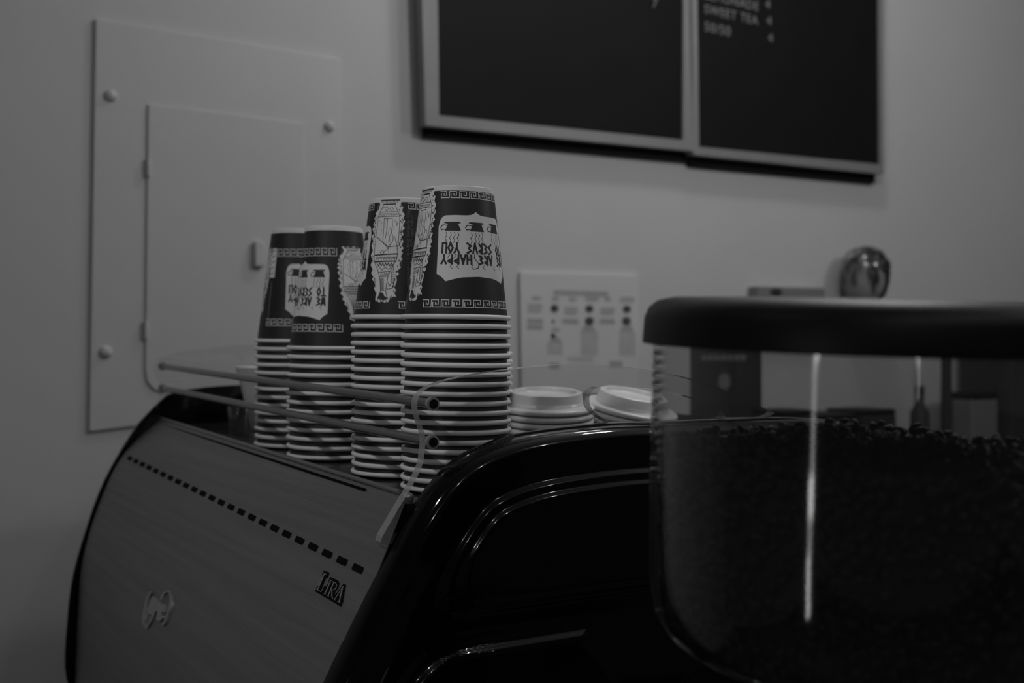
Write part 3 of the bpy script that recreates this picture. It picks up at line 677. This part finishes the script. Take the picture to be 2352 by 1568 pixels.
SMALL = dict(rr=.0422, rb=.0292, h=.1055, rim=.0433, pitch=.00766)
LARGE = dict(rr=.0424, rb=.0283, h=.1205, rim=.0434, pitch=.00924)
def make_cup(spec, printed, kind):
    A_ = Art(spec['rr'], spec['rb'], spec['h']); mb = A_.mb; h = spec['h']
    vw = .965
    prof = [(A_.R(0), 0.0012), (A_.R(vw), vw * h)]
    mb.lathe(prof, 96, 0); mb.lathe([(A_.R(vw), vw * h), (A_.R(1), h)], 96, 1)
    mb.lathe([(A_.R(1), h), (A_.R(1) - .0007, h + .0004), (A_.R(1) - .0014, h), (A_.R(1) - .0012, h - .007), (.0001, h - .0072)], 96, 1)
    mb.lathe([(A_.R(0) - .0006, .0012), (A_.R(1) - .0016, h - .008), (.0001, h - .008)], 48, 1)
    if printed == 'small':
        for va in (0, 190): vase(A_, va)
        shield(A_, 108, 48, .807, .28); shield(A_, 276, 52, .807, .28)
        key_band(A_, 31, 160, .965 - .004, .906, 14.5); key_band(A_, 222, 328, .961, .906, 14.5)
        key_band(A_, 19, 170, .148, .087, 11.7); key_band(A_, 209, 341, .148, .087, 11.7)
        sm = [(32, .90, .28), (37.5, .86, .30)]
    if printed == 'large':
        def shrink(fn):
            return fn
        art2 = A_
        # the artwork keeps its size: on the taller cup it sits lower than the base
        sub = Art(spec['rr'], spec['rb'], spec['h']); sub.mb = A_.mb
        sub.P = lambda a, v, lift: A_.P(a, .145 + v * .70, lift)
        for va in (0, 208): vase(sub, va)
        shield(A_, 115, 50, .718, .24); shield(A_, 288, 48, .718, .24)
        for (a0, a1) in ((30, 178), (240, 330)): key_band(A_, a0, a1, .824, .755, 13.5)
        for (a0, a1) in ((30, 186), (226, 340)): key_band(A_, a0, a1, .212, .147, 12.0)
        sm = [(33, .80, .22), (36, .82, .60)]
        A_.fill([(26, .57), (40, .57), (40, .83), (26, .83)], .00013, 1)
        for k in range(5): A_.stroke([(29, .60 + k * .05), (37, .615 + k * .05)], .8, .0002, 2)
        A_.stroke([(34, .53), (34, .16)], 1.2, .00014, 3)
        sm = []
    if printed:
        c = bpy.data.curves.new('print', 'FONT'); rows = ['The Anthora Shape is a Trademark', 'of the Solo Cup Operating Corp.']
        for (a_, vt_, vb_), t in zip(sm, rows):
            c.body = t; c.size = 1.0; c.resolution_u = 1
            tmp = bpy.data.objects.new('tmp_text', c); COL.objects.link(tmp)
            dg = bpy.context.evaluated_depsgraph_get(); me = tmp.evaluated_get(dg).to_mesh()
            xs = [v.co.x for v in me.vertices]; x0, x1 = min(xs), max(xs); sc_ = (vt_ - vb_) / (x1 - x0)
            vsx = [v.co.copy() for v in me.vertices]; fsx = [tuple(p.vertices) for p in me.polygons]
            tmp.evaluated_get(dg).to_mesh_clear(); bpy.data.objects.remove(tmp)
            kmm = PI / 180 * A_.R(.6)
            mb.add([A_.P(a_ + (v.y - .3) * sc_ * h / kmm * 1.0, vt_ - (v.x - x0) * sc_, .0002) for v in vsx], fsx, 3)
        bpy.data.curves.remove(c)
    body = mb.build('paper_cup', [M['cupk'], M['cupw'], M['cupi'], M['cupt']], sharp=50)
    rm = MB(); rm.lathe([(spec['rim'] - .0002 + .0019 * math.cos(a * PI / 6), .0021 + .0020 * math.sin(a * PI / 6)) for a in range(12)], 96, 0, closed=True)
    rim = rm.build('rolled_rim', M['cupw'], body)
    return body

protos = {}
ORD = ['topmost', 'second', 'third', 'fourth', 'fifth', 'sixth', 'seventh', 'eighth', 'ninth', 'tenth', 'eleventh', 'twelfth', 'thirteenth', 'fourteenth', 'fifteenth', 'sixteenth', 'seventeenth', 'eighteenth', 'nineteenth', 'twentieth']
def copy_cup(p):
    c = p.copy(); COL.objects.link(c)
    for ch in p.children:
        k = ch.copy(); COL.objects.link(k); k.parent = c
    return c
used = set()
def get_cup(key):
    if key not in protos:
        spec = SMALL if key.startswith('small') else LARGE
        protos[key] = make_cup(spec, key.split('_')[1] if key.count('_') else None, key)
    p = protos[key]
    if key not in used: used.add(key); return p
    return copy_cup(p)
def tray_z(X, Y):
    q = np.array([X, Y, 0.]); # height of the tray surface (machine z = -.0055) above the point
    # solve (q + z*ez - O).n = -.0055
    return (-.0055 - (q - O_).dot(n_)) / n_[2]
def stack(xpx, Y, n, kind, phi, art_angle, top_label, where, group, top_z=None):
    X = (xpx - CX) / F * Y; al_ = math.degrees(math.atan2(X, Y)); z0 = tray_z(X, Y) + .0003
    spec = SMALL if kind == 'small' else LARGE
    pitch = spec['pitch'] if top_z is None else (top_z - z0 - .0017) / (n - 1)
    rnd = random.Random(int(xpx))
    tilt = Matrix.Rotation(math.radians(-.55), 4, 'X') @ Matrix.Rotation(math.radians(.55), 4, 'Y')
    tilt = Matrix.Rotation(math.radians(.6), 4, 'Y')
    for i in range(n):
        topc = i == n - 1
        c = get_cup(kind + '_' + kind if topc else kind)
        rz = math.radians(phi - art_angle - al_) if topc else rnd.uniform(0, 6.28)
        jx, jy = rnd.uniform(-.0004, .0004), rnd.uniform(-.0004, .0004)
        jt = Matrix.Rotation(math.radians(rnd.uniform(-.25, .25)), 4, 'X') @ Matrix.Rotation(math.radians(rnd.uniform(-.3, .3)), 4, 'Y') if 0 < i else Matrix.Identity(4)
        tl = MACH.to_3x3().to_4x4() if i == 0 else tilt
        if i == 0: tl = Matrix.Rotation(math.radians(.5), 4, 'Y')
        c.matrix_world = Matrix.Translation((X + jx, Y + jy, z0 + .0006 + i * pitch + EYE)) @ tl @ jt @ Matrix.Rotation(rz, 4, 'Z')
        k = n - 1 - i
        lab = top_label if topc else 'upside-down paper cup, %s from the top of %s' % (ORD[k], where)
        tag(c, lab, 'paper cup', group)
stack(1047, .941, 19, 'small', -59, 190, 'printed cup topping the tallest stack, large serving message facing the camera', 'the tallest front stack', 'paper cups in the tallest front stack', .0152)
stack(923, 1.030, 19, 'small', -23, 360 - 0, 'printed cup with a full vase picture facing out, on the stack behind the tallest', 'the stack just behind the tallest', 'paper cups in the second stack', .0165)
stack(763, 1.150, 13, 'large', 36, 208, 'printed cup topping the shorter stack, serving message left and vase right', 'the nearer of the two short stacks', 'paper cups in the nearer short stack', -.0112)
stack(682, 1.250, 14, 'large', -85, 0, 'printed cup atop the farthest short stack, half hidden by its neighbour', 'the farther of the two short stacks', 'paper cups in the farther short stack', -.0045)
stack(1071, 1.120, 15, 'small', 0, 90, 'topmost paper cup of the stack hidden behind the tallest stack', 'the stack hidden behind the tallest', 'paper cups in the hidden rear stack', -.0160)

# ------------------------------------------------------------------ plastic lids
def make_lid():
    b = MB()
    b.lathe([(.0001, .0135), (.026, .0135), (.0275, .0140), (.0290, .0175), (.0325, .0180), (.0345, .0170), (.0352, .0140), (.0366, .0062), (.0385, .0052), (.0425, .0050), (.0455, .0046), (.0468, .0036), (.0472, .0020), (.0468, .0004), (.0460, .0)], 96)
    b.lathe([(.0452, .0), (.0450, .0038), (.0380, .0040), (.0340, .0145), (.0285, .0165), (.0270, .0125), (.0001, .0125)], 64)
    b.lathe([(.0460, .0), (.0452, .0)], 96)
    o = b.build('plastic_lid', M['lidw'], sharp=50); return o
lid0 = make_lid(); lids = 0
def place_lid(X, Y, z, rx, ry, label, group):
    global lids
    o = lid0 if lids == 0 else lid0.copy()
    if lids: COL.objects.link(o)
    lids += 1
    o.matrix_world = Matrix.Translation((X, Y, z + EYE)) @ Matrix.Rotation(math.radians(rx), 4, 'X') @ Matrix.Rotation(math.radians(ry), 4, 'Y')
    tag(o, label, 'cup lid', group)
Y1 = 1.12; X1 = (1248 - CX) / F * Y1; zt = tray_z(X1, Y1)
for k in range(9):
    place_lid(X1 + .0003 * k, Y1, zt + .001 + .0063 * k - (0 if k else 0), 5.5 * min(1, k / 4), 1.0 * min(1, k / 4),
              ('white plastic lid at the top of the upright pile of lids' if k == 8 else 'white plastic lid, %s from the top of the upright lid pile' % ORD[8 - k]), 'lids in the upright pile')
X2 = (1428 - CX) / F * 1.16; zt2 = tray_z(X2, 1.16)
for k in range(9):
    f_ = min(1, k / 6)
    place_lid(X2 + .0012 * k, 1.16 + .004, zt2 + .001 + .0058 * k, 8 * f_, 10 * f_,
              ('white plastic lid lying tilted on top of the leaning lid pile' if k == 8 else 'white plastic lid, %s from the top of the leaning lid pile' % ORD[8 - k]), 'lids in the leaning pile')

# ------------------------------------------------------------------ white mug and small glass behind the far stack
Ym = 1.42; Xm = (618 - CX) / F * Ym; zm = tray_z(Xm, Ym)
mg = empty('white_mug', loc=W(Xm, Ym, zm + .0005)); tag(mg, 'white flared mug behind the farthest short cup stack', 'mug')
hm = -(843 - H0) / F * Ym - zm
b = MB(); b.lathe([(.0001, 0), (.020, 0), (.022, .002), (.026, .018), (.036, hm * .8), (.0405, hm), (.039, hm), (.034, hm * .8), (.024, .02), (.0001, .008)], 48); b.build('bowl', M['lidw'], mg)
b = MB(); b.tube(smooth_line([(.034, 0, hm * .75), (.052, 0, hm * .72), (.058, 0, hm * .5), (.048, 0, hm * .3), (.030, 0, hm * .28)], 5), .0035, 10); b.build('handle', M['lidw'], mg)
Yg = 1.36; Xg = (556 - CX) / F * Yg; zg = tray_z(Xg, Yg)
gg = empty('shot_glass', loc=W(Xg, Yg, zg + .0005)); tag(gg, 'small clear shot glass on the tray at the foot of the far cup stack', 'glass')
b = MB(); b.lathe([(.0001, 0), (.014, 0), (.0175, .033), (.0165, .033), (.013, .005), (.0001, .005)], 32); b.build('tumbler', M['glass'], gg)

# ------------------------------------------------------------------ grinder and bean hopper
ang = math.radians(17.34); HC = Vector((.66 * math.sin(ang), .66 * math.cos(ang), 0))
hz = -.0024 + (-.02) * (HC.x - .0725) + .0342 * (HC.y - .644)
nz_ = Vector((.02, -.0342, 1)).normalized(); xx = (Vector((1, 0, 0)) - nz_ * nz_.x).normalized(); yy = nz_.cross(xx)
HM = Matrix(((xx.x, yy.x, nz_.x, HC.x), (xx.y, yy.y, nz_.y, HC.y), (xx.z, yy.z, nz_.z, hz + EYE), (0, 0, 0, 1)))
hp = empty('bean_hopper', matrix=HM); tag(hp, 'clear round bean hopper with a black lid, closest to the camera', 'bean hopper')
b = MB(); b.lathe([(.0001, .0262), (.08, .0262), (.108, .0255), (.117, .0235), (.122, .0195), (.1242, .014), (.1250, .002), (.1250, 0), (.1215, 0), (.1215, .003), (.118, .004), (.0001, .004)], 128)
b.build('lid', M['matte'], hp)
body = [(.1195, .002), (.1193, -.06), (.1186, -.120), (.1165, -.142), (.1110, -.156), (.1020, -.164), (.0900, -.1695), (.0760, -.175), (.055, -.188), (.042, -.205), (.040, -.225)]
inn = [(.0378, -.225), (.040, -.206), (.053, -.190), (.0745, -.1775), (.0885, -.1715), (.0990, -.165), (.1080, -.1565), (.1138, -.1435), (.1161, -.12), (.1170, -.06), (.1172, .002)]
inn = [(r, z + .004 if r < .1 else z) for r, z in inn]
b = MB(); b.lathe(smooth_line(body, 4) + smooth_line(inn, 4), 128, closed=True); b.build('clear_bowl', M['hop'], hp, sharp=70)
b = MB(); b.lathe([(.044, -.212), (.058, -.214), (.060, -.245), (.0001, -.245)], 48); b.build('collar', M['matte'], hp)
# column of small dark beads on the left flank of the bowl
aL = math.atan2(-.985, -.17)
b = MB()
vdir = Vector((HC.x, HC.y, 0)).normalized(); left = Vector((-vdir.y, vdir.x, 0)); pl0 = left * .1168 - vdir * .012
for k in range(10):
    c_ = Vector((pl0.x, pl0.y, -.0075 - k * .0054)); n8 = 10; vs = []; fs = []
    for i in range(5):
        th = PI * i / 4
        for j in range(n8): vs.append(c_ + Vector((math.sin(th) * math.cos(2 * PI * j / n8) * .0023, math.sin(th) * math.sin(2 * PI * j / n8) * .0023, math.cos(th) * .0021)))
    for i in range(4):
        for j in range(n8): fs.append((i * n8 + j, i * n8 + (j + 1) % n8, (i + 1) * n8 + (j + 1) % n8, (i + 1) * n8 + j))
    b.add(vs, fs)
b.build('dark_beads', M['matte'], hp)

# beans: one uncountable heap
def hop_r(z):
    P = sorted(((p[1], p[0]) for p in inn)); return float(np.interp(z, [p[0] for p in P], [p[1] for p in P]))
bm_ = MB(); BT = -.056
core = [(.0001, BT - .006)] + [(hop_r(z) - .007, z) for z in np.linspace(BT - .004, -.168, 14)] + [(.03, -.20), (.0001, -.20)]
bm_.lathe(core, 64)
rnd = random.Random(5)
base = []
for i in range(5):
    th = PI * i / 4
    for j in range(8): base.append(Vector((math.sin(th) * math.cos(PI * j / 4) * .0035, math.sin(th) * math.sin(PI * j / 4) * .0027, math.cos(th) * .0052)))
bf = [(i * 8 + j, i * 8 + (j + 1) % 8, (i + 1) * 8 + (j + 1) % 8, (i + 1) * 8 + j) for i in range(4) for j in range(8)]
from mathutils import Euler
def bean(p):
    R_ = Euler((rnd.uniform(0, 6.28), rnd.uniform(0, 6.28), rnd.uniform(0, 6.28))).to_matrix()
    bm_.add([R_ @ v + p for v in base], bf)
for k in range(900):
    r = .108 * math.sqrt(rnd.random()); a = rnd.uniform(0, 2 * PI)
    bean(Vector((r * math.cos(a), r * math.sin(a), BT + rnd.uniform(-.006, .001) + .003 * math.sin(a * 3 + r * 40))))
for k in range(2300):
    z = rnd.uniform(-.168, BT); a = rnd.uniform(0, 2 * PI); r = hop_r(z) - .0062 - rnd.uniform(0, .002)
    bean(Vector((r * math.cos(a), r * math.sin(a), z)))
bo = bm_.build('coffee_beans', M['bean'], matrix=HM, sharp=80)
tag(bo, 'dark roasted coffee beans heaped inside the clear hopper', 'coffee beans', kind='stuff')

# grinder body below the hopper (outside the picture)
gzb = hz - .245; gr = empty('coffee_grinder', loc=W(HC.x - .0049, HC.y + .0084, CZ))
tag(gr, 'black coffee grinder carrying the clear bean hopper', 'grinder')
H_ = gzb - CZ - .004
b = MB(); b.box(-.07, .07, -.07, .07, .02, H_ - .04); b.build('body', M['black'], gr, smooth=False, bevel=.02)
b = MB(); b.lathe([(.0001, H_), (.052, H_), (.066, H_ - .02), (.068, H_ - .045), (.0001, H_ - .045)], 48); b.build('adjustment_ring', M['matte'], gr)
b = MB(); b.box(-.085, .085, -.085, .085, 0, .02); b.build('base_plate', M['steel'], gr, smooth=False, bevel=.004)
b = MB(); b.tube([(0, -.065, H_ * .62), (0, -.12, H_ * .55)], [.03, .018], 20); b.build('chute', M['matte'], gr)
